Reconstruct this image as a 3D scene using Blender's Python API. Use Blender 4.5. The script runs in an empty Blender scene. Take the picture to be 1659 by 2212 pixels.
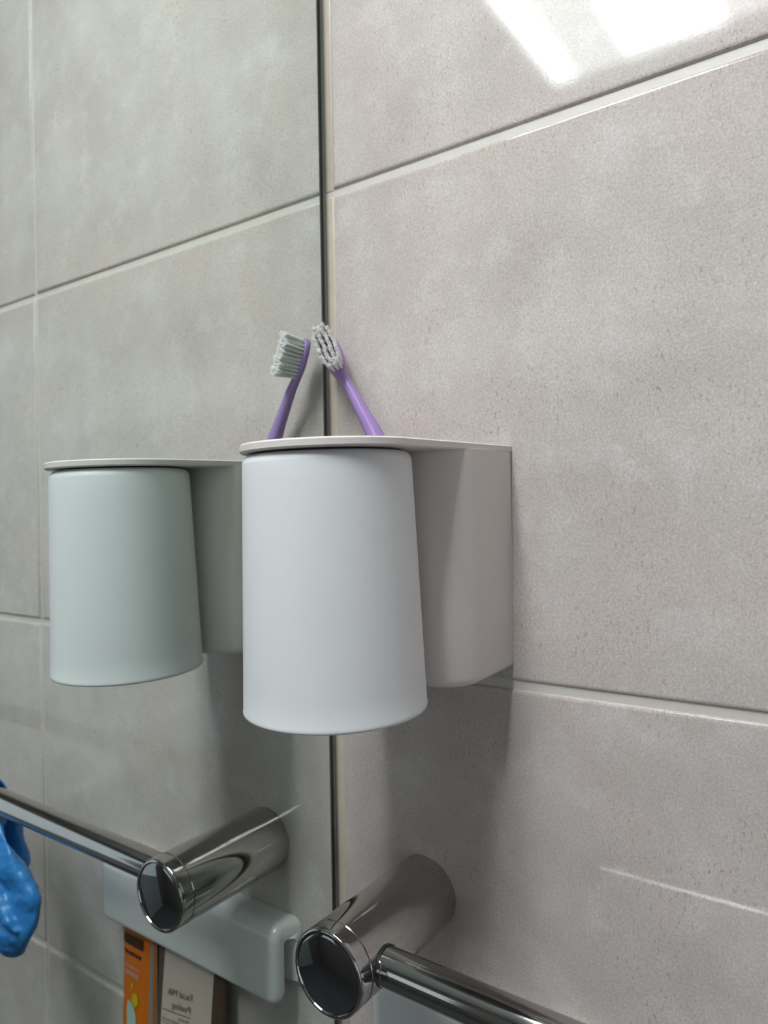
import bpy, bmesh, math, random
from mathutils import Vector, Matrix, noise
random.seed(7)
scene = bpy.context.scene
COL = scene.collection

# ------------------------------------------------------------------ camera
CAM = Vector((0.2903, -0.3567, 0.0928))
YAW, PITCH, ROLL = 0.6116, 0.0001, -0.0178
fw = Vector((-math.sin(YAW)*math.cos(PITCH), math.cos(YAW)*math.cos(PITCH), math.sin(PITCH)))
rt = Vector((math.cos(YAW), math.sin(YAW), 0)); up = rt.cross(fw)
r2 = math.cos(ROLL)*rt + math.sin(ROLL)*up
u2 = -math.sin(ROLL)*rt + math.cos(ROLL)*up
cd = bpy.data.cameras.new('camera'); cam = bpy.data.objects.new('camera', cd); COL.objects.link(cam)
m = Matrix((r2, u2, -fw)).transposed().to_4x4(); m.translation = CAM
cam.matrix_world = m
cd.sensor_fit = 'HORIZONTAL'; cd.sensor_width = 36.0; cd.lens = 36.0*1541.0/1659.0
cd.clip_start = 0.01; cd.clip_end = 50
cd.dof.use_dof = True; cd.dof.focus_distance = 0.335; cd.dof.aperture_fstop = 14.0
scene.camera = cam

# ------------------------------------------------------------------ view, world, light levels
scene.view_settings.view_transform = 'Standard'; scene.view_settings.look = 'None'
scene.view_settings.gamma = 1.0; scene.view_settings.use_curve_mapping = False
scene.view_settings.exposure = 0.55
cy_ = scene.cycles; cy_.max_bounces = 7; cy_.diffuse_bounces = 3; cy_.glossy_bounces = 5; cy_.use_light_tree = False; cy_.transmission_bounces = 2
w = bpy.data.worlds.new('world'); scene.world = w; w.use_nodes = True
w.node_tree.nodes['Background'].inputs[0].default_value = (0.75, 0.85, 1.0, 1)
w.node_tree.nodes['Background'].inputs[1].default_value = 0.5
LAMP = 23.0          # luminous panels of the ceiling lamp
LAMP_MID = 10.0
WIN_FILL = 0.35           # cool fill from a window added behind the camera
DOOR_FILL = .3          # cool fill from the added door pane
ZC, ZF = 0.93, -1.37     # ceiling and floor height (z = 0 is a tile joint)
XR, YF = 1.65, -2.0      # far walls

# ------------------------------------------------------------------ helpers
def link(o, parent=None):
    COL.objects.link(o)
    if parent is not None: o.parent = parent
    return o
def obj(name, bm, mat, parent=None, smooth=None, flat=0):
    me = bpy.data.meshes.new(name); bm.normal_update(); bm.to_mesh(me); bm.free()
    if mat is not None: me.materials.append(mat)
    if smooth is not None:
        for p in me.polygons: p.use_smooth = True
        if smooth < 180:
            try: me.set_sharp_from_angle(angle=math.radians(smooth))
            except Exception: pass
        if flat:
            for p in me.polygons:
                if p.area > flat: p.use_smooth = False
    return link(bpy.data.objects.new(name, me), parent)
def tag(o, label=None, cat=None, group=None, kind=None):
    if label: o['label'] = label
    if cat: o['category'] = cat
    if group: o['group'] = group
    if kind: o['kind'] = kind
    return o
def empty(name, loc, rot=(0, 0, 0)):
    o = bpy.data.objects.new(name, None); o.empty_display_size = 0.02
    o.location = loc; o.rotation_euler = rot
    return link(o)
def box(bm, x0, x1, y0, y1, z0, z1, bev=0, seg=3):
    c = bmesh.ops.create_cube(bm, size=1)
    vs = c['verts']
    for v in vs:
        v.co = Vector((x0 + (v.co.x+.5)*(x1-x0), y0 + (v.co.y+.5)*(y1-y0), z0 + (v.co.z+.5)*(z1-z0)))
    if bev:
        es = list({e for v in vs for e in v.link_edges})
        bmesh.ops.bevel(bm, geom=es, offset=bev, segments=seg, profile=.5, affect='EDGES')
    return vs
def lathe(bm, prof, n=64, mat=Matrix.Identity(4), close=True):
    """profile (r, h) revolved about local z"""
    rings = []
    for r, h in prof:
        if r < 1e-7: rings.append([bm.verts.new(mat @ Vector((0, 0, h)))])
        else: rings.append([bm.verts.new(mat @ Vector((r*math.cos(2*math.pi*i/n), r*math.sin(2*math.pi*i/n), h))) for i in range(n)])
    for a, b in zip(rings[:-1], rings[1:]):
        for i in range(n):
            j = (i+1) % n
            va = [a[0]] if len(a) == 1 else [a[i], a[j]]
            vb = [b[0]] if len(b) == 1 else [b[j], b[i]]
            f = va + vb
            if len(f) >= 3: bm.faces.new(f)
    bmesh.ops.recalc_face_normals(bm, faces=bm.faces)
def loft(bm, rings, cap=True):
    vr = [[bm.verts.new(p) for p in r] for r in rings]
    n = len(vr[0])
    for a, b in zip(vr[:-1], vr[1:]):
        for i in range(n):
            j = (i+1) % n; bm.faces.new((a[i], a[j], b[j], b[i]))
    if cap:
        bm.faces.new(list(reversed(vr[0]))); bm.faces.new(vr[-1])
    bmesh.ops.recalc_face_normals(bm, faces=bm.faces)
def arc_pts(cx, cy, r, a0, a1, n):
    return [(cx + r*math.cos(math.radians(a0+(a1-a0)*i/n)), cy + r*math.sin(math.radians(a0+(a1-a0)*i/n))) for i in range(n+1)]
def rrect(x0, x1, y0, y1, r, n=8):
    """rounded rectangle; r = one radius or (x1y1, x0y1, x0y0, x1y0)"""
    if not isinstance(r, (tuple, list)): r = (r,)*4
    p = []
    for (cx, cy, a), q in zip(((x1, y1, 0), (x0, y1, 90), (x0, y0, 180), (x1, y0, 270)), r):
        sx = -1 if cx == x1 else 1; sy = -1 if cy == y1 else 1
        p += arc_pts(cx+sx*q, cy+sy*q, max(q, 1e-6), a, a+90, n)
    return p

# ------------------------------------------------------------------ materials
def nt_mat(name):
    mt = bpy.data.materials.new(name); mt.use_nodes = True
    return mt, mt.node_tree.nodes, mt.node_tree.links, mt.node_tree.nodes['Principled BSDF']
def plain(name, col, rough=.5, metal=0, spec=.5, coat=0, sss=0, var=0.03, vscale=40, bump=0, bscale=600):
    mt, N, L, b = nt_mat(name)
    b.inputs['Base Color'].default_value = (*col, 1); b.inputs['Roughness'].default_value = rough
    b.inputs['Metallic'].default_value = metal; b.inputs['Specular IOR Level'].default_value = spec
    b.inputs['Coat Weight'].default_value = coat; b.inputs['Coat Roughness'].default_value = .08
    if sss:
        b.inputs['Subsurface Weight'].default_value = sss
        b.inputs['Subsurface Radius'].default_value = (1, .75, .55); b.inputs['Subsurface Scale'].default_value = .004
    tc = N.new('ShaderNodeTexCoord')
    if var:
        n = N.new('ShaderNodeTexNoise'); n.inputs['Scale'].default_value = vscale; n.inputs['Detail'].default_value = 4
        mx = N.new('ShaderNodeMix'); mx.data_type = 'RGBA'
        mx.inputs[6].default_value = (*[c*(1-var) for c in col], 1); mx.inputs[7].default_value = (*[min(1, c*(1+var)) for c in col], 1)
        L.new(tc.outputs['Object'], n.inputs['Vector']); L.new(n.outputs['Fac'], mx.inputs[0]); L.new(mx.outputs[2], b.inputs['Base Color'])
    if bump:
        n2 = N.new('ShaderNodeTexNoise'); n2.inputs['Scale'].default_value = bscale; n2.inputs['Detail'].default_value = 3
        bp = N.new('ShaderNodeBump'); bp.inputs['Strength'].default_value = 1; bp.inputs['Distance'].default_value = bump
        L.new(tc.outputs['Object'], n2.inputs['Vector']); L.new(n2.outputs['Fac'], bp.inputs['Height']); L.new(bp.outputs['Normal'], b.inputs['Normal'])
    return mt
def emit(name, col, s):
    mt, N, L, b = nt_mat(name)
    b.inputs['Base Color'].default_value = (.9, .9, .9, 1)
    b.inputs['Emission Color'].default_value = (*col, 1); b.inputs['Emission Strength'].default_value = s
    return mt
def tile_mat(name='tile_glaze'):
    mt, N, L, b = nt_mat(name)
    geo = N.new('ShaderNodeNewGeometry')
    def nz(scale, det, rough=.5, vec=None, dist=0):
        n = N.new('ShaderNodeTexNoise'); n.inputs['Scale'].default_value = scale; n.inputs['Detail'].default_value = det
        n.inputs['Roughness'].default_value = rough; n.inputs['Distortion'].default_value = dist
        L.new(vec or geo.outputs['Position'], n.inputs['Vector']); return n.outputs['Fac']
    def ramp(src, p0, p1, c0=(0, 0, 0, 1), c1=(1, 1, 1, 1)):
        r = N.new('ShaderNodeValToRGB'); e = r.color_ramp.elements
        e[0].position = p0; e[1].position = p1; e[0].color = c0; e[1].color = c1
        L.new(src, r.inputs[0]); return r.outputs[0]
    def mix(f, a, c, typ='MIX'):
        x = N.new('ShaderNodeMix'); x.data_type = 'RGBA'; x.blend_type = typ
        for v, i in ((f, 0), (a, 6), (c, 7)):
            if isinstance(v, (int, float)): x.inputs[i].default_value = v
            elif isinstance(v, tuple): x.inputs[i].default_value = v
            else: L.new(v, x.inputs[i])
        return x.outputs[2]
    base = ramp(nz(14, 4, .6), .32, .70, (.575, .502, .46, 1), (.71, .64, .59, 1))
    pink = ramp(nz(9, 3, .6), .50, .72)
    base = mix(pink, base, (.68, .575, .525, 1))
    pale = ramp(nz(31, 4, .65), .52, .78)
    base = mix(pale, base, (.75, .69, .65, 1))
    grain = ramp(nz(820, 2, .65), .25, .75, (.80, .80, .80, 1), (1.17, 1.17, 1.17, 1))
    base = mix(1.0, base, grain, 'MULTIPLY')
    # short dark flecks, denser in patches
    mp = N.new('ShaderNodeMapping'); mp.inputs['Rotation'].default_value = (0, .6, 0); mp.inputs['Scale'].default_value = (1, 1, .45)
    L.new(geo.outputs['Position'], mp.inputs['Vector'])
    fl = ramp(nz(700, 1, .5, mp.outputs[0], .6), .62, .70)
    patch = ramp(nz(18, 2), .40, .66)
    ff = N.new('ShaderNodeMath'); ff.operation = 'MULTIPLY'; L.new(fl, ff.inputs[0]); L.new(patch, ff.inputs[1])
    ff2 = N.new('ShaderNodeMath'); ff2.operation = 'MULTIPLY'; ff2.inputs[1].default_value = .55; L.new(ff.outputs[0], ff2.inputs[0])
    base = mix(ff2.outputs[0], base, (.30, .24, .20, 1))
    L.new(base, b.inputs['Base Color'])
    b.inputs['Roughness'].default_value = .06
    b.inputs['Specular IOR Level'].default_value = .28
    bp = N.new('ShaderNodeBump'); bp.inputs['Strength'].default_value = 1; bp.inputs['Distance'].default_value = .000008
    L.new(nz(650, 2, .6), bp.inputs['Height']); L.new(bp.outputs['Normal'], b.inputs['Normal'])
    return mt
M = {}
M['tile'] = tile_mat()
M['grout'] = plain('grout', (.74, .68, .61), .45, var=.08, vscale=90, bump=.0001, bscale=900)
M['corner_grout'] = plain('corner_grout', (.66, .58, .46), .4, var=.12, vscale=60)
M['gap_shade'] = plain('gap_shade', (.34, .37, .33), .5, var=.1)
M['gasket'] = plain('gasket', (.03, .03, .03), .5)
M['mirror'] = plain('mirror_silver', (.83, .895, .855), .0, metal=1, var=0)
M['mirror_edge'] = plain('mirror_edge', (.10, .13, .115), .3, var=0)
M['mirror_back'] = plain('mirror_back', (.05, .06, .055), .6)
M['white_plastic'] = plain('white_plastic', (.86, .785, .735), .42, var=.01)
M['cup_plastic'] = plain('cup_plastic', (.88, .875, .87), .48, var=.008, bump=.00001, bscale=1500)
M['chrome'] = plain('chrome', (.54, .52, .51), .07, metal=1, var=.03, vscale=120)
M['chrome_dim_reflect'] = plain('cap_chrome', (.34, .34, .36), .04, metal=1, var=.02)  # same chrome, colour darkened to stand for the dim room the caps reflect
M['purple'] = plain('purple_plastic', (.43, .27, .60), .27, var=.02)
M['bristle'] = plain('bristle', (.95, .93, .90), .5, var=.03)
M['gloss_white'] = plain('gloss_white', (.88, .875, .85), .18, var=.01)
M['orange'] = plain('orange_tube', (.72, .17, .008), .35, var=.05, vscale=60)
M['cream'] = plain('cream_label', (.60, .50, .42), .45, var=.03)
M['brown'] = plain('brown_tube', (.10, .062, .042), .35, var=.15)
M['silver'] = plain('tube_foil', (.30, .27, .25), .4, var=.05)
M['ink_dark'] = plain('ink_dark', (.05, .018, .01), .5, var=0)
M['ink_pink'] = plain('ink_pink', (.62, .30, .20), .5, var=0)
M['ink_yellow'] = plain('ink_yellow', (.60, .50, .01), .5, var=0)
M['ink_mint'] = plain('ink_mint', (.42, .58, .50), .5, var=0)
M['ink_brown'] = plain('ink_brown', (.16, .12, .095), .5, var=0)
M['blue'] = plain('blue_nitrile', (.03, .22, .58), .38, var=.08, vscale=50, bump=.0004, bscale=90)
M['ceiling'] = plain('ceiling_white', (.80, .80, .79), .6)
M['floor'] = plain('floor_grey', (.13, .13, .132), .35, var=.15, vscale=8)
M['wall_far'] = plain('wall_far', (.24, .22, .205), .35, var=.06, vscale=6)
M['lamp_white'] = plain('lamp_white', (.82, .82, .82), .4)
M['lamp'] = emit('lamp_diffuser', (.90, .965, 1.0), LAMP)
M['lamp_mid'] = emit('lamp_diffuser_dim', (.95, .96, 1.0), LAMP_MID)
M['frosted'] = emit('door_fill', (.72, .84, 1.0), DOOR_FILL)
M['window_fill'] = emit('fill_pane', (.80, .90, 1.0), WIN_FILL)
M['door_frame'] = plain('door_frame', (.55, .56, .57), .4)

# ------------------------------------------------------------------ room shell
def struct(name, bm, mat): return tag(obj(name, bm, mat), kind='structure')
PITCH_Z = .30; JZ = .0048; JX = .003
X0 = .0042; XJ = .349
bm = bmesh.new(); box(bm, -.06, XR+.05, .0018, .06, ZF, ZC)
wall_back = struct('wall_back', bm, M['grout'])
cols = [(X0, XJ-JX/2), (XJ+JX/2, .949-JX/2), (.949+JX/2, 1.549-JX/2), (1.549+JX/2, XR)]
cache = {}
def tile(ci, zi):
    x0, x1 = cols[ci]
    # the upper face of a joint sits at z = k * 0.30
    z0 = zi*PITCH_Z; z1 = z0 + PITCH_Z - JZ
    z0c, z1c = max(z0, ZF), min(z1, ZC)
    key = (ci, round(z1c-z0c, 4))
    if key not in cache:
        b_ = bmesh.new(); box(b_, 0, x1-x0, 0, .008, 0, z1c-z0c)
        es = [e for e in b_.edges if all(abs(v.co.y) < 1e-6 for v in e.verts)]
        bmesh.ops.bevel(b_, geom=es, offset=.0024, segments=5, profile=.5, affect='EDGES')
        o = obj('tile', b_, M['tile'], wall_back, smooth=50, flat=.002); cache[key] = o.data
    else:
        o = link(bpy.data.objects.new('tile', cache[key]), wall_back)
    o.location = (x0, random.uniform(-.0002, .0002), z0c)
for zi in range(-5, 4):
    for ci in range(4): tile(ci, zi)
# corner grout, one run per tile row, and a dark strip standing for shade in the mirror gap
for zi in range(-2, 3):
    bm = bmesh.new(); box(bm, -.0032, X0+.0004, .0013, .006, zi*PITCH_Z-.0012, (zi+1)*PITCH_Z-JZ+.0012, .0015, 3)
    tag(obj('corner_grout', bm, M['corner_grout'], wall_back, smooth=60))
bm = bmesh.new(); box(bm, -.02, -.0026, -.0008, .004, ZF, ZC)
obj('gap_shade', bm, M['gap_shade'], wall_back)
bm = bmesh.new(); box(bm, -.08, -.0075, YF, -.0009, ZF, ZC); struct('wall_left', bm, M['wall_far'])
bm = bmesh.new(); box(bm, XR, XR+.05, YF, 0, ZF, ZC); struct('wall_right', bm, M['wall_far'])
bm = bmesh.new(); box(bm, -.08, XR+.05, YF-.05, YF, ZF, ZC); struct('wall_front', bm, M['wall_far'])
bm = bmesh.new(); box(bm, -.08, XR+.05, YF-.05, .06, ZC, ZC+.05); struct('ceiling', bm, M['ceiling'])
bm = bmesh.new(); box(bm, -.08, XR+.05, YF-.05, .06, ZF-.05, ZF); struct('floor', bm, M['floor'])
# unseen frosted door on the right wall, added for cool fill and tint
bm = bmesh.new()
for a in ((XR-.03, XR, -1.45, -1.40, ZF, .62), (XR-.03, XR, -.55, -.50, ZF, .62), (XR-.03, XR, -1.40, -.55, .57, .62), (XR-.03, XR, -1.40, -.55, -.76, -.70), (XR-.02, XR, -1.40, -.55, ZF, -.76)): box(bm, *a, .004, 2)
door = struct('fill_door', bm, M['door_frame'])
bm = bmesh.new(); box(bm, XR-.018, XR-.01, -1.40, -.55, -.70, .57); obj('pane', bm, M['frosted'], door)

# frosted window added in the wall behind the camera as fill light
bm = bmesh.new()
WX0, WX1, WZ0, WZ1 = .75, 1.45, -.40, .30
for a in ((WX0-.04, WX0, YF, YF+.03, WZ0-.04, WZ1+.04), (WX1, WX1+.04, YF, YF+.03, WZ0-.04, WZ1+.04), (WX0, WX1, YF, YF+.03, WZ1, WZ1+.04), (WX0, WX1, YF, YF+.03, WZ0-.04, WZ0)): box(bm, *a, .004, 2)
win = struct('fill_window', bm, M['door_frame'])
bm = bmesh.new(); box(bm, WX0, WX1, YF+.008, YF+.014, WZ0, WZ1); obj('pane', bm, M['window_fill'], win)

# ------------------------------------------------------------------ mirror
mir = empty('mirror', (0, -.0062, -.45))
MH = 1.375
bm = bmesh.new(); box(bm, -.005, 0, -1.10, -.0009, 0, MH, .0007, 2)
obj('glass', bm, M['mirror'], mir)
bm = bmesh.new(); box(bm, -.0074, -.0051, -1.095, -.002, .005, MH-.005); obj('backing', bm, M['mirror_back'], mir)
bm = bmesh.new(); box(bm, -.005, -.0002, -.0009, 0, 0, MH, .0002, 1); obj('polished_edge', bm, M['mirror_edge'], mir)
tag(mir, 'large frameless wall mirror with a greenish cast, meeting the tiled wall at the corner', 'mirror')

# ------------------------------------------------------------------ ceiling lamp
lamp = empty('ceiling_lamp', (0, -.69, ZC))
bm = bmesh.new(); box(bm, .001, .30, -.32, .32, -.012, 0, .003, 2); obj('housing', bm, M['lamp_white'], lamp, smooth=40)
bm = bmesh.new(); box(bm, .001, .087, -.29, .29, -.016, -.012, .001, 1); obj('diffuser', bm, M['lamp'], lamp)
bm = bmesh.new(); box(bm, .17, .223, -.29, .29, -.016, -.012, .001, 1); obj('diffuser', bm, M['lamp'], lamp)
bm = bmesh.new(); box(bm, .092, .165, -.29, .29, -.0145, -.012, .001, 1); obj('diffuser', bm, M['lamp_mid'], lamp)
tag(lamp, 'white ceiling lamp with long bright panels reflected in the upper tile', 'lamp')

# ------------------------------------------------------------------ cup holder
HX, HZ = .0803, .1278
TILT = math.radians(1.6)
holder = empty('cup_holder', (HX, -.0002, HZ), (TILT, 0, 0))
HW, FR, FY = .0450, .0425, -.0982
def plate_outline(off=0, n=48):
    return [(HW, 0)] + [(FR*math.cos(a), FY + FR*math.sin(a)) for a in [-math.pi*i/n for i in range(n+1)]] + [(-HW, 0)]
def slot_outline(z=0, inset=.0045):
    return rrect(-HW+inset, HW-inset, -.0585+inset, -.0045, (.003, .003, .014, .014), 6)
def plate():
    bm = bmesh.new()
    T = .0040
    outer = plate_outline()
    levels = [(0.0007, 0), (0, -.0007), (0, -T+.0007), (.0007, -T)]
    rings = []
    for off, z in levels:
        rings.append([bm.verts.new((x*(1-off/HW), y if y > -1e-6 else y*(1-off/.15), z)) for x, y in outer])
    n = len(outer)
    for a, b_ in zip(rings[:-1], rings[1:]):
        for i in range(n):
            j = (i+1) % n; bm.faces.new((a[i], b_[i], b_[j], a[j]))
    hole = slot_outline()
    ht = [bm.verts.new((x, y, 0)) for x, y in hole]; hb = [bm.verts.new((x, y, -T)) for x, y in hole]
    for i in range(len(hole)):
        j = (i+1) % len(hole); bm.faces.new((ht[i], ht[j], hb[j], hb[i]))
    for o_, h_ in ((rings[0], ht), (rings[-1], hb)):
        eds = []
        for loop in (o_, h_):
            for i in range(len(loop)):
                a, b_ = loop[i], loop[(i+1) % len(loop)]
                e = bm.edges.get((a, b_)) or bm.edges.new((a, b_)); eds.append(e)
        bmesh.ops.triangle_fill(bm, use_beauty=True, use_dissolve=False, edges=eds)
    bmesh.ops.recalc_face_normals(bm, faces=bm.faces)
    return bm
obj('top_plate', plate(), M['white_plastic'], holder, smooth=35)
def holder_body():
    bm = bmesh.new()
    H = .1207; rings = []
    def ring(z, inset, r, ins_b):
        return [Vector((x, y, z)) for x, y in rrect(-HW+inset, HW-inset, -.062+inset, -ins_b, (min(.002, r), min(.002, r), r, r), 8)]
    # outer, top to bottom
    rings.append(ring(-.0038, 0, .019, 0)); rings.append(ring(-.09, .0006, .019, 0))
    for k in range(6):
        a = math.radians(90*k/5); q = .0045
        rings.append(ring(-H+q-q*math.sin(a), .001+q*(1-math.cos(a)), .019-q*.5*(1-math.cos(a)), q*.4*(1-math.cos(a))))
    # then up again inside
    rin = [ring(-H+.003, .008, .015, .006), ring(-H+.006, .0028, .0165, .0028), ring(-.0038, .0022, .017, .0022)]
    vr = [[bm.verts.new(p) for p in r] for r in rings]; vi = [[bm.verts.new(p) for p in r] for r in rin]
    n = len(vr[0])
    def bridge(A, B):
        for i in range(n):
            j = (i+1) % n; bm.faces.new((A[i], A[j], B[j], B[i]))
    for A, B in zip(vr[:-1], vr[1:]): bridge(A, B)
    bm.faces.new(vr[-1])
    bridge(vr[0], vi[-1])
    for A, B in zip(vi[:-1], vi[1:]): bridge(A, B)
    bm.faces.new(vi[0])
    bmesh.ops.recalc_face_normals(bm, faces=bm.faces)
    return bm
obj('body', holder_body(), M['white_plastic'], holder, smooth=40)
bm = bmesh.new(); lathe(bm, [(0, -.0040), (.015, -.0040), (.015, -.0046), (0, -.0046)], 40, Matrix.Translation((-.0014, -.1003, 0)))
obj('magnet_disc', bm, M['chrome'], holder, smooth=40)
tag(holder, 'white wall-mounted toothbrush and cup holder with a rounded top plate', 'holder')

# ------------------------------------------------------------------ cup (hangs upside down under the plate)
Rt = Matrix.Rotation(TILT, 4, 'X')
cup = empty('cup', Matrix.Translation((HX, -.0002, HZ)) @ Rt @ Vector((-.0014, -.1003, -.0047)), (TILT, 0, 0))
CH = .1177; slope = .0317
def cr(z): return .0392 + (-z-.008)*slope      # outer radius at depth z below the cup's base
prof = [(0, 0), (.034, 0)]
for k in range(7):
    a = math.radians(90*k/6); prof.append((cr(-.0045)-.0045+.0045*math.sin(a), -.0045+.0045*math.cos(a)))
for k in range(1, 12): z = -.0045 - (CH-.0045-.0022)*k/11; prof.append((cr(z), z))
prof += [(cr(-CH)+.0002, -CH+.0012), (cr(-CH)-.0001, -CH+.0003), (cr(-CH)-.0008, -CH), (cr(-CH)-.0016, -CH+.0003), (cr(-CH)-.0020, -CH+.0012)]
for k in range(1, 8): z = -CH+.0012+(CH-.008)*k/7; prof.append((cr(z)-.0020, z))
prof += [(cr(-.004)-.006, -.003), (0, -.003)]
bm = bmesh.new(); lathe(bm, prof, 96)
obj('cup_body', bm, M['cup_plastic'], cup, smooth=60)
tag(cup, 'matte white plastic cup hanging upside down under the holder plate', 'cup')

# ------------------------------------------------------------------ toothbrush
HB = Vector((.0136, -.0158, .1913))                  # centre of the bristle face
bd = Vector((.0067, -.0144, .0024)).normalized()
ax = Vector((-.0112, -.0015, .0255)); ax = (ax - bd*ax.dot(bd)).normalized()
wd = ax.cross(bd).normalized()
brush = empty('toothbrush', (.105, -.012, .0125))
binv = Matrix.Translation(-Vector((.105, -.012, .0125)))
def brush_handle():
    bm = bmesh.new()
    pts = []   # centre, half width (wd), half thickness (bd), superellipse n
    hc = HB - bd*.0025
    L = .0135
    head = []
    for k in range(15):
        s = -1 + 2*k/14
        wprof = max(.02, (1-abs(s)**2.6))**.5
        if s < 0: wprof = max(wprof, .62 + .38*(1+s)**.6) if s > -1.01 else wprof
        head.append((hc + ax*(s*L), .0068*wprof, .0024 if s < .9 else .0019))
    path = [(Vector((.103, -.013, .0150)), .0035, .003), (Vector((.1005, -.013, .0195)), .0062, .0052), (Vector((.085, -.0125, .053)), .0064, .0056),
            (Vector((.066, -.0115, .092)), .0062, .0056), (Vector((.0485, -.0108, .1255)), .0060, .0054),
            (Vector((.0403, -.0105, .1417)), .0050, .0047), (Vector((.0345, -.0112, .1520)), .0042, .0041),
            (Vector((.0285, -.0118, .1625)), .0036, .0036), (Vector((.0238, -.0124, .1705)), .0034, .0033)]
    path += head
    # resample smooth
    rings = []; n = 20
    P = [p[0] for p in path]
    def cr_(a, b, c, d, t): return .5*((2*b)+(c-a)*t+(2*a-5*b+4*c-d)*t*t+(3*b-a-3*c+d)*t**3)
    dense = []
    for i in range(len(path)-1):
        a = path[max(i-1, 0)]; b_ = path[i]; c = path[i+1]; d = path[min(i+2, len(path)-1)]
        steps = 4 if i < 9 else 1
        for t in range(steps):
            t /= steps; dense.append((cr_(a[0], b_[0], c[0], d[0], t), max(.0008, cr_(a[1], b_[1], c[1], d[1], t)), max(.0008, cr_(a[2], b_[2], c[2], d[2], t))))
    dense.append(path[-1])
    for i, (c, hw, ht) in enumerate(dense):
        t = (dense[min(i+1, len(dense)-1)][0] - dense[max(i-1, 0)][0]).normalized()
        b_ = (bd - t*bd.dot(t)).normalized(); w_ = t.cross(b_)
        head_f = min(1, max(0, (i-34)/6)); e = 1.0 - .45*head_f
        ring = []
        for k in range(n):
            an = 2*math.pi*k/n; cx, sy = math.cos(an), math.sin(an)
            f = lambda v: math.copysign(abs(v)**e, v)
            ring.append(c + w_*hw*f(cx) + b_*ht*f(sy))
        rings.append([binv @ v for v in ring])
    loft(bm, rings)
    return bm
obj('handle', brush_handle(), M['purple'], brush, smooth=50)
def bristles():
    bm = bmesh.new(); rnd = random.Random(3)
    def tuft(p0, p1, r0, r1, n=6):
        d = (p1-p0).normalized(); a = (wd - d*wd.dot(d)).normalized(); b_ = d.cross(a)
        ph = rnd.uniform(0, 6.28)
        for q in range(7):
            an = ph + 6.2832*q/6
            off = (a*math.cos(an)+b_*math.sin(an)) if q < 6 else Vector((0, 0, 0))
            c0 = p0 + off*r0*.62; c1 = p1 + off*r1*.66 + d*rnd.uniform(-.0009, .0004) + Vector((rnd.gauss(0, .00012), rnd.gauss(0, .00012), rnd.gauss(0, .00012)))
            rings = []
            for t, r in ((0, r0*.40), (.5, r0*.42), (.94, r1*.36), (1.0, r1*.16)):
                c = c0.lerp(c1, t)
                rings.append([bm.verts.new(binv @ (c + (a*math.cos(6.2832*k/n)+b_*math.sin(6.2832*k/n))*r)) for k in range(n)])
            for A, B in zip(rings[:-1], rings[1:]):
                for i in range(n):
                    j = (i+1) % n; bm.faces.new((A[i], A[j], B[j], B[i]))
            bm.faces.new(rings[-1])
    def hair(p0, p1, r):
        d = (p1-p0).normalized(); a = d.orthogonal().normalized(); b_ = d.cross(a)
        A = [bm.verts.new(binv @ (p0 + (a*math.cos(t)+b_*math.sin(t))*r)) for t in (0, 2.09, 4.19)]
        c = bm.verts.new(binv @ p1)
        for i in range(3): bm.faces.new((A[i], A[(i+1) % 3], c))
    for i in range(11):
        s = -.0114 + .0228*i/10
        wlim = .0053*math.sqrt(max(.1, 1-abs(s/.0128)**3))
        nrow = 4 if abs(s) < .0092 else 3
        for j in range(nrow):
            u = (-1+2*j/(nrow-1))*wlim*.86
            splay = wd*(u*.14) + ax*(s*.09) + Vector((rnd.gauss(0, .0003), rnd.gauss(0, .0003), rnd.gauss(0, .0003)))
            ln = .0136 + rnd.uniform(-.0006, .0006) + (.0008 if i in (0, 10) else 0)
            base = HB + ax*s + wd*u - bd*.001; tip = HB + ax*s + wd*u + bd*ln + splay
            tuft(base, tip, .00098, .00138)
            for k in range(8):
                o_ = wd*rnd.gauss(0, .0006) + ax*rnd.gauss(0, .0006)
                hair(tip - bd*.003 + o_, tip + o_*1.8 + bd*rnd.uniform(.0002, .0012), .00016)
    bmesh.ops.recalc_face_normals(bm, faces=bm.faces)
    return bm
br = obj('bristles', bristles(), M['bristle'], brush, smooth=180); tag(br, 'white frayed bristles', kind='stuff')
tag(brush, 'purple toothbrush with white bristles leaning in the white holder', 'toothbrush')

# ------------------------------------------------------------------ towel rail
rail = empty('towel_rail', (.0644, 0, -.132))
PR = .0213; PL = .0905
RX = Matrix.Rotation(math.radians(90), 4, 'X')   # local +z -> -y
def post():
    bm = bmesh.new()
    prof = [(0, .0002), (PR, .0002), (PR, PL-.0098), (PR-.0004, PL-.0094), (PR-.0004, PL-.0089), (PR, PL-.0085), (PR, PL-.0030)]
    for k in range(1, 6):
        a = math.radians(90*k/5); prof.append((PR-.0016+.0016*math.cos(a), PL-.0016+.0016*math.sin(a)))
    prof += [(PR-.0021, PL), (PR-.0026, PL-.0008), (0, PL-.0008)]
    lathe(bm, prof, 72, RX)
    return bm
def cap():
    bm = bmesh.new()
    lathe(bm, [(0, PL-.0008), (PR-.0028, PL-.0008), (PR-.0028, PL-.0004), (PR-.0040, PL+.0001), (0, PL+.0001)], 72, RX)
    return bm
BARL = .60
pd, cpd = None, None
for k, dx in enumerate((0, BARL)):
    if pd is None:
        p_ = obj('post', post(), M['chrome'], rail, smooth=35); c_ = obj('end_cap', cap(), M['chrome_dim_reflect'], p_, smooth=35); pd, cpd = p_.data, c_.data
    else:
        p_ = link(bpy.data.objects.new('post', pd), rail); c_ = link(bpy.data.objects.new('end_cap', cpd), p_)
    p_.location = (dx, 0, 0)
bm = bmesh.new()
RY = Matrix.Translation((0, -.069, 0)) @ Matrix.Rotation(math.radians(90), 4, 'Y')
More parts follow.
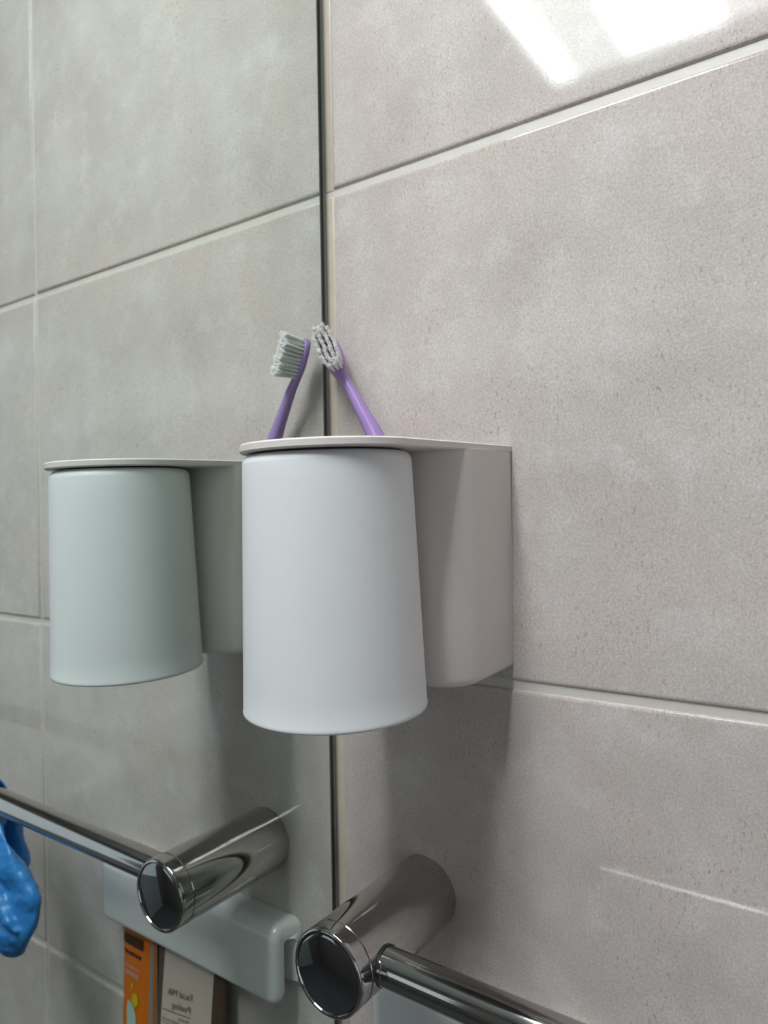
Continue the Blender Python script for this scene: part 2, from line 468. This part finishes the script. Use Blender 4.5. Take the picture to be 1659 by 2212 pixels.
lathe(bm, [(0, PR-.006), (.0093, PR-.006), (.0093, BARL-PR+.006), (0, BARL-PR+.006)], 56, RY)
obj('bar', bm, M['chrome'], rail, smooth=35)
for x0_ in (PR-.0022, BARL-PR+.0002):
    bm = bmesh.new(); lathe(bm, [(.0091, x0_), (.0097, x0_), (.0097, x0_+.0020), (.0091, x0_+.0020)], 48, RY)
    obj('bar_gasket', bm, M['gasket'], rail, smooth=35)
tag(rail, 'chrome towel rail with round wall posts and glossy end caps toned as if reflecting a dark room', 'towel rail')

# ------------------------------------------------------------------ tube rack (white hook-shaped holder under the rail)
DX0, DX1 = .033, .232
rack = empty('tube_rack', (DX0, 0, -.178))
def rack_mesh():
    prof = [(-.0002, 0)]                      # (y, z) inverted U, drawn from the wall over the top
    R_ = .0095
    prof += [(-.021+R_ + R_*math.cos(math.radians(a)), -R_ + R_*math.sin(math.radians(a))) for a in range(90, 181, 15)]
    prof += [(-.021, -.045)] + [(-.0165 - .0045*math.cos(math.radians(a)), -.0465 - .0045*math.sin(math.radians(a))) for a in range(0, 91, 15)]
    prof += [(-.0150 + .002*math.sin(math.radians(a)), -.049 - .002*math.cos(math.radians(a))) for a in range(0, 91, 30)]
    prof += [(-.0130, -.014)] + [(-.0090 - .0040*math.cos(math.radians(a)), -.014 + .0040*math.sin(math.radians(a))) for a in range(15, 166, 30)]
    prof += [(-.0050, -.014), (-.0050, -.040), (-.0040, -.042), (-.0002, -.042)]
    bm = bmesh.new()
    W_ = DX1-DX0; n = len(prof)
    rings = []
    cy, cz = -.0105, -.024
    # ends rounded: the profile's outer corners shrink towards the two ends
    for x, f in ((0, 1.0), (.0004, .70), (.0014, .42), (.0030, .19), (.0052, .06), (.0085, 0), (W_-.0085, 0), (W_-.0052, .06), (W_-.0030, .19), (W_-.0014, .42), (W_-.0004, .70), (W_, 1.0)):
        ring = []
        for y, z in prof:
            oy = y; oz = z
            d = .0060*f
            if y < -.013: oy = -.013 + (y+.013)*(1-.72*f)
            if z > -.0125 and not (-.0131 < y < -.0049 and z < -.0085): oz = z - d*1.2
            if z < -.040: oz = z + d*1.2
            q_ = min(1, max(0, (-y-.005)/.008)); ring.append((x + .0045*max(0, 1-x/.02)*q_*q_*(3-2*q_), oy, oz))
        rings.append(ring)
    loft(bm, rings)
    bmesh.ops.triangulate(bm, faces=[f for f in bm.faces if len(f.verts) > 4], ngon_method='EAR_CLIP')
    return bm
obj('rack_body', rack_mesh(), M['gloss_white'], rack, smooth=48)
tag(rack, 'glossy white plastic tube rack mounted on the tiles below the towel rail', 'rack')

# ------------------------------------------------------------------ tubes hanging in the rack
def tube_mesh(x0, x1, z_top, z_bot, y0, bulge, n=40, crimp=.022):
    """a squeezed tube hanging by its flat tail: flat at the top, thicker below, cap end tapering"""
    bm = bmesh.new(); rings = []
    H = z_top - z_bot
    for k in range(n+1):
        t = k/n; z = z_top - H*t
        th = .0009 + bulge*min(1, max(0, (z_top-z-crimp)/(.11)))**.8
        wx = (x1-x0)/2*(1 - .06*t); cx = (x0+x1)/2
        ring = []
        for i in range(28):
            a = 2*math.pi*i/28
            ca, sa = math.cos(a), math.sin(a)
            ring.append((cx + wx*math.copysign(abs(ca)**.55, ca), y0 - th*.35 + th*math.copysign(abs(sa)**.9, sa), z))
        rings.append(ring)
    loft(bm, rings); return bm
def front_y(x0, x1, z_top, y0, bulge, x, z, crimp=.022, n_t=.0, z_bot=-.36):
    t = (z_top-z)/(z_top-z_bot)
    th = .0009 + bulge*min(1, max(0, (z_top-z-crimp)/.11))**.8
    wx = (x1-x0)/2*(1-.06*t); c = max(-1, min(1, (x-(x0+x1)/2)/wx))
    ca = abs(c)**(1/.55); sa = math.sqrt(max(0, 1-ca*ca))
    return y0 - th*.35 - th*sa**.9
def decal(name, polys, mat, parent, origin, surf, lift=.00025):
    """flat print: polygons in (x, z) laid on the tube's front surface"""
    bm = bmesh.new()
    for poly in polys:
        vs = [bm.verts.new((x-origin[0], surf(x, z)-lift-origin[1], z-origin[2])) for x, z in poly]
        f = bm.faces.new(vs)
    bmesh.ops.recalc_face_normals(bm, faces=bm.faces)
    bmesh.ops.triangulate(bm, faces=bm.faces)
    return obj(name, bm, mat, parent)
def text_polys(txt, size):
    cu = bpy.data.curves.new('lettering', 'FONT'); cu.body = txt; cu.size = size; cu.resolution_u = 3
    o = bpy.data.objects.new('lettering', cu); COL.objects.link(o)
    bpy.context.view_layer.update()
    me = bpy.data.meshes.new_from_object(o.evaluated_get(bpy.context.evaluated_depsgraph_get()))
    vs = [v.co.copy() for v in me.vertices]; fs = [tuple(p.vertices) for p in me.polygons]
    bpy.data.objects.remove(o); bpy.data.curves.remove(cu); bpy.data.meshes.remove(me)
    return vs, fs
def lettering(name, txt, size, x, z, mat, parent, origin, surf, sx=1.0, lift=.0003):
    vs, fs = text_polys(txt, size)
    me = bpy.data.meshes.new(name)
    P = [(x + v.x*sx - origin[0], surf(x + v.x*sx, z+v.y) - lift - origin[1], z + v.y - origin[2]) for v in vs]
    me.from_pydata(P, [], fs); me.materials.append(mat); me.update()
    return link(bpy.data.objects.new(name, me), parent)
def rectp(x0, x1, za, zb, n=6, m=1): return [[(x0+(x1-x0)*i/n, za+(zb-za)*j/m), (x0+(x1-x0)*(i+1)/n, za+(zb-za)*j/m), (x0+(x1-x0)*(i+1)/n, za+(zb-za)*(j+1)/m), (x0+(x1-x0)*i/n, za+(zb-za)*(j+1)/m)] for i in range(n) for j in range(m)]
def ellp(cx, cz, rx, rz, n=20): return [[(cx+rx*math.cos(2*math.pi*i/n), cz+rz*math.sin(2*math.pi*i/n)) for i in range(n)]]
ZT, ZB = -.192, -.36
def hang(name, x0, x1, bulge, mat, label, yy):
    org = ((x0+x1)/2, yy, ZB)
    root = empty(name, org)
    bm = tube_mesh(x0, x1, ZT, ZB+.02, yy, bulge)
    for v in bm.verts: v.co -= Vector(org)
    obj('tube', bm, mat, root, smooth=60)
    bm = bmesh.new(); lathe(bm, [(0, 0), (.011, 0), (.012, .001), (.012, .019), (.010, .0205), (0, .0205)], 32, Matrix.Translation((0, -.001, 0)))
    obj('screw_cap', bm, M['lamp_white'], root, smooth=40)
    tag(root, label, 'tube')
    surf = lambda x, z: front_y(x0, x1, ZT, yy, bulge, x, z, z_bot=ZB+.02)
    return root, org, surf
ot, oo, osf = hang('toothpaste_tube', .1740, .2155, .006, M['orange'], 'orange printed tube with yellow and mint shapes hanging from the white rack', -.0085)
decal('foil_edge', rectp(.1742, .1792, -.325, -.20, 2, 30), M['silver'], ot, oo, osf)
_r = random.Random(5)
def blocks(name, x0, x1, z0, h, mat, gap, wmin, wmax):
    """small print too soft to read: a row of letter-sized blocks"""
    polys = []; x = x0
    while x < x1:
        w_ = _r.uniform(wmin, wmax); polys.append([(x, z0), (min(x+w_, x1), z0), (min(x+w_, x1), z0+h*_r.uniform(.75, 1)), (x, z0+h)]); x += w_+gap
    return decal(name, polys, mat, ot, oo, osf, .0004)
blocks('print_title', .1870, .2135, -.2462, .0085, M['ink_dark'], .0006, .0022, .0040)
blocks('print_subtitle', .1890, .2120, -.2535, .0028, M['ink_dark'], .0007, .0025, .0045)
blocks('print_row', .1905, .2135, -.2635, .0026, M['ink_pink'], .0008, .003, .006)
blocks('print_row', .1915, .2105, -.2690, .0034, M['ink_pink'], .0004, .004, .007)
decal('print_dot', ellp(.1990, -.2760, .0014, .0026), M['ink_yellow'], ot, oo, osf, .0004)
decal('print_drop', [[(.2040+dx, z) for dx, z in ((0, -.325), (-.0004, -.309), (.0006, -.298), (.0004, -.290), (-.0018, -.2872), (-.0042, -.2885), (-.0075, -.2915), (-.0105, -.2955), (-.0115, -.305), (-.0115, -.325))]], M['ink_mint'], ot, oo, osf, .0004)
decal('print_sun', ellp(.1945, -.2850, .0038, .0052), M['ink_yellow'], ot, oo, osf, .0006)
decal('print_curve', [[(.2146-.006*(k/6)**.7, -.298-.0035*k), (.2146-.006*((k+1)/6)**.7, -.298-.0035*(k+1)), (.2128-.006*((k+1)/6)**.7, -.298-.0035*(k+1)), (.2136-.006*(k/6)**.7, -.298-.0035*k)] for k in range(6)], M['ink_yellow'], ot, oo, osf, .0004)
ct, co, csf = hang('cosmetic_tube', .0950, .1715, .010, M['brown'], 'brown and cream tube lettered Facial Milk Peeling hanging from the white rack', -.0085)
decal('label', rectp(.1060, .1600, -.335, -.20, 12, 30), M['cream'], ct, co, csf)
SL = math.tan(math.radians(-8.5))
def line_text(txt, x0, x1, z, h):
    vs, fs = text_polys(txt, h)
    w_ = max(v.x for v in vs); k = (x1-x0)/w_
    me = bpy.data.meshes.new('lettering')
    me.from_pydata([(x0+v.x*k-co[0], csf(x0+v.x*k, z+v.y+SL*v.x*k)-.0008-co[1], z+v.y+SL*v.x*k-co[2]) for v in vs], [], fs)
    me.materials.append(M['ink_brown']); me.update(); link(bpy.data.objects.new('lettering', me), ct)
line_text('Facial Milk', .1250, .1530, -.2592, .0066)
line_text('Peeling', .1260, .1470, -.2680, .0066)
line_text('Sensitive', .1275, .1390, -.2752, .0032)
line_text('Gentle Smooth', .1375, .1575, -.2798, .0032)
decal('print_line', [[(x, -.2708+SL*(x-.1265)), (x+.00525, -.2708+SL*(x+.00525-.1265)), (x+.00525, -.2714+SL*(x+.00525-.1265)), (x, -.2714+SL*(x-.1265))] for x in [.1265+.00525*i for i in range(6)]], M['ink_brown'], ct, co, csf, .0006)
decal('print_line', [[(x, -.2812+SL*(x-.1365)), (x+.0045, -.2812+SL*(x+.0045-.1365)), (x+.0045, -.2816+SL*(x+.0045-.1365)), (x, -.2816+SL*(x-.1365))] for x in [.1365+.0045*i for i in range(5)]], M['ink_brown'], ct, co, csf, .0006)

# ------------------------------------------------------------------ blue glove over the rail
glove = empty('rubber_glove', (.285, -.069, -.26))
def glove_mesh():
    bm = bmesh.new()
    def limb(path, n=14):
        rings = []
        for i, (c, rx, ry) in enumerate(path):
            rings.append([(c[0]+rx*math.cos(2*math.pi*k/n)-.285, c[1]+ry*math.sin(2*math.pi*k/n)+.069, c[2]+.26) for k in range(n)])
        loft(bm, rings)
    sil = [(.138, .278, .322), (.150, .259, .312), (.158, .250, .305), (.168, .242, .30), (.177, .2335, .30), (.185, .2265, .298), (.193, .2235, .295), (.208, .2240, .290), (.219, .2290, .284), (.227, .2350, .277), (.233, .2430, .270), (.2365, .2500, .261)]
    limb([(((a_+b_)/2, -.078-.003*math.sin(i*.9), -z_), (b_-a_)/2, max(.003, (.0045 if z_ < .16 else .010)*(1 if z_ < .225 else .7))) for i, (z_, a_, b_) in enumerate(sil)], 24)
    # a finger tucked across the front and one hanging behind
    limb([((.284, -.0815, -.150), .013, .004), ((.276, -.085, -.172), .012, .007), ((.262, -.088, -.190), .011, .007), ((.247, -.088, -.203), .010, .006), ((.238, -.086, -.210), .006, .004)], 16)
    limb([((.312, -.059, -.136), .010, .004), ((.300, -.056, -.150), .013, .006), ((.296, -.055, -.180), .014, .009), ((.292, -.056, -.215), .013, .009),
          ((.289, -.058, -.238), .010, .008), ((.288, -.058, -.250), .005, .004)], 16)
    # the fold over the bar
    rings = []
    for k in range(13):
        a = math.radians(-20 + 220*k/12)
        y = -.069 + .0122*math.cos(a); z = -.132 + .0122*math.sin(a)
        dy, dz = math.cos(a)*.0024, math.sin(a)*.0024
        rings.append([(x-.285, y+s*dy+.069, z+s*dz+.26) for x, s in ((.302, 0), (.305, .9), (.318, 1), (.330, .9), (.333, 0), (.330, -.6), (.318, -.6), (.305, -.6))])
    loft(bm, rings)
    return bm
go = obj('glove_body', glove_mesh(), M['blue'], glove, smooth=180)
rm = go.modifiers.new('remesh', 'REMESH'); rm.mode = 'VOXEL'; rm.voxel_size = .0014; rm.use_smooth_shade = True
sm = go.modifiers.new('smooth', 'SMOOTH'); sm.factor = .6; sm.iterations = 5
tx = bpy.data.textures.new('wrinkle', 'CLOUDS'); tx.noise_scale = .016
dm = go.modifiers.new('wrinkle', 'DISPLACE'); dm.texture = tx; dm.strength = .006; dm.texture_coords = 'GLOBAL'
tag(glove, 'blue rubber glove draped over the towel rail', 'glove')
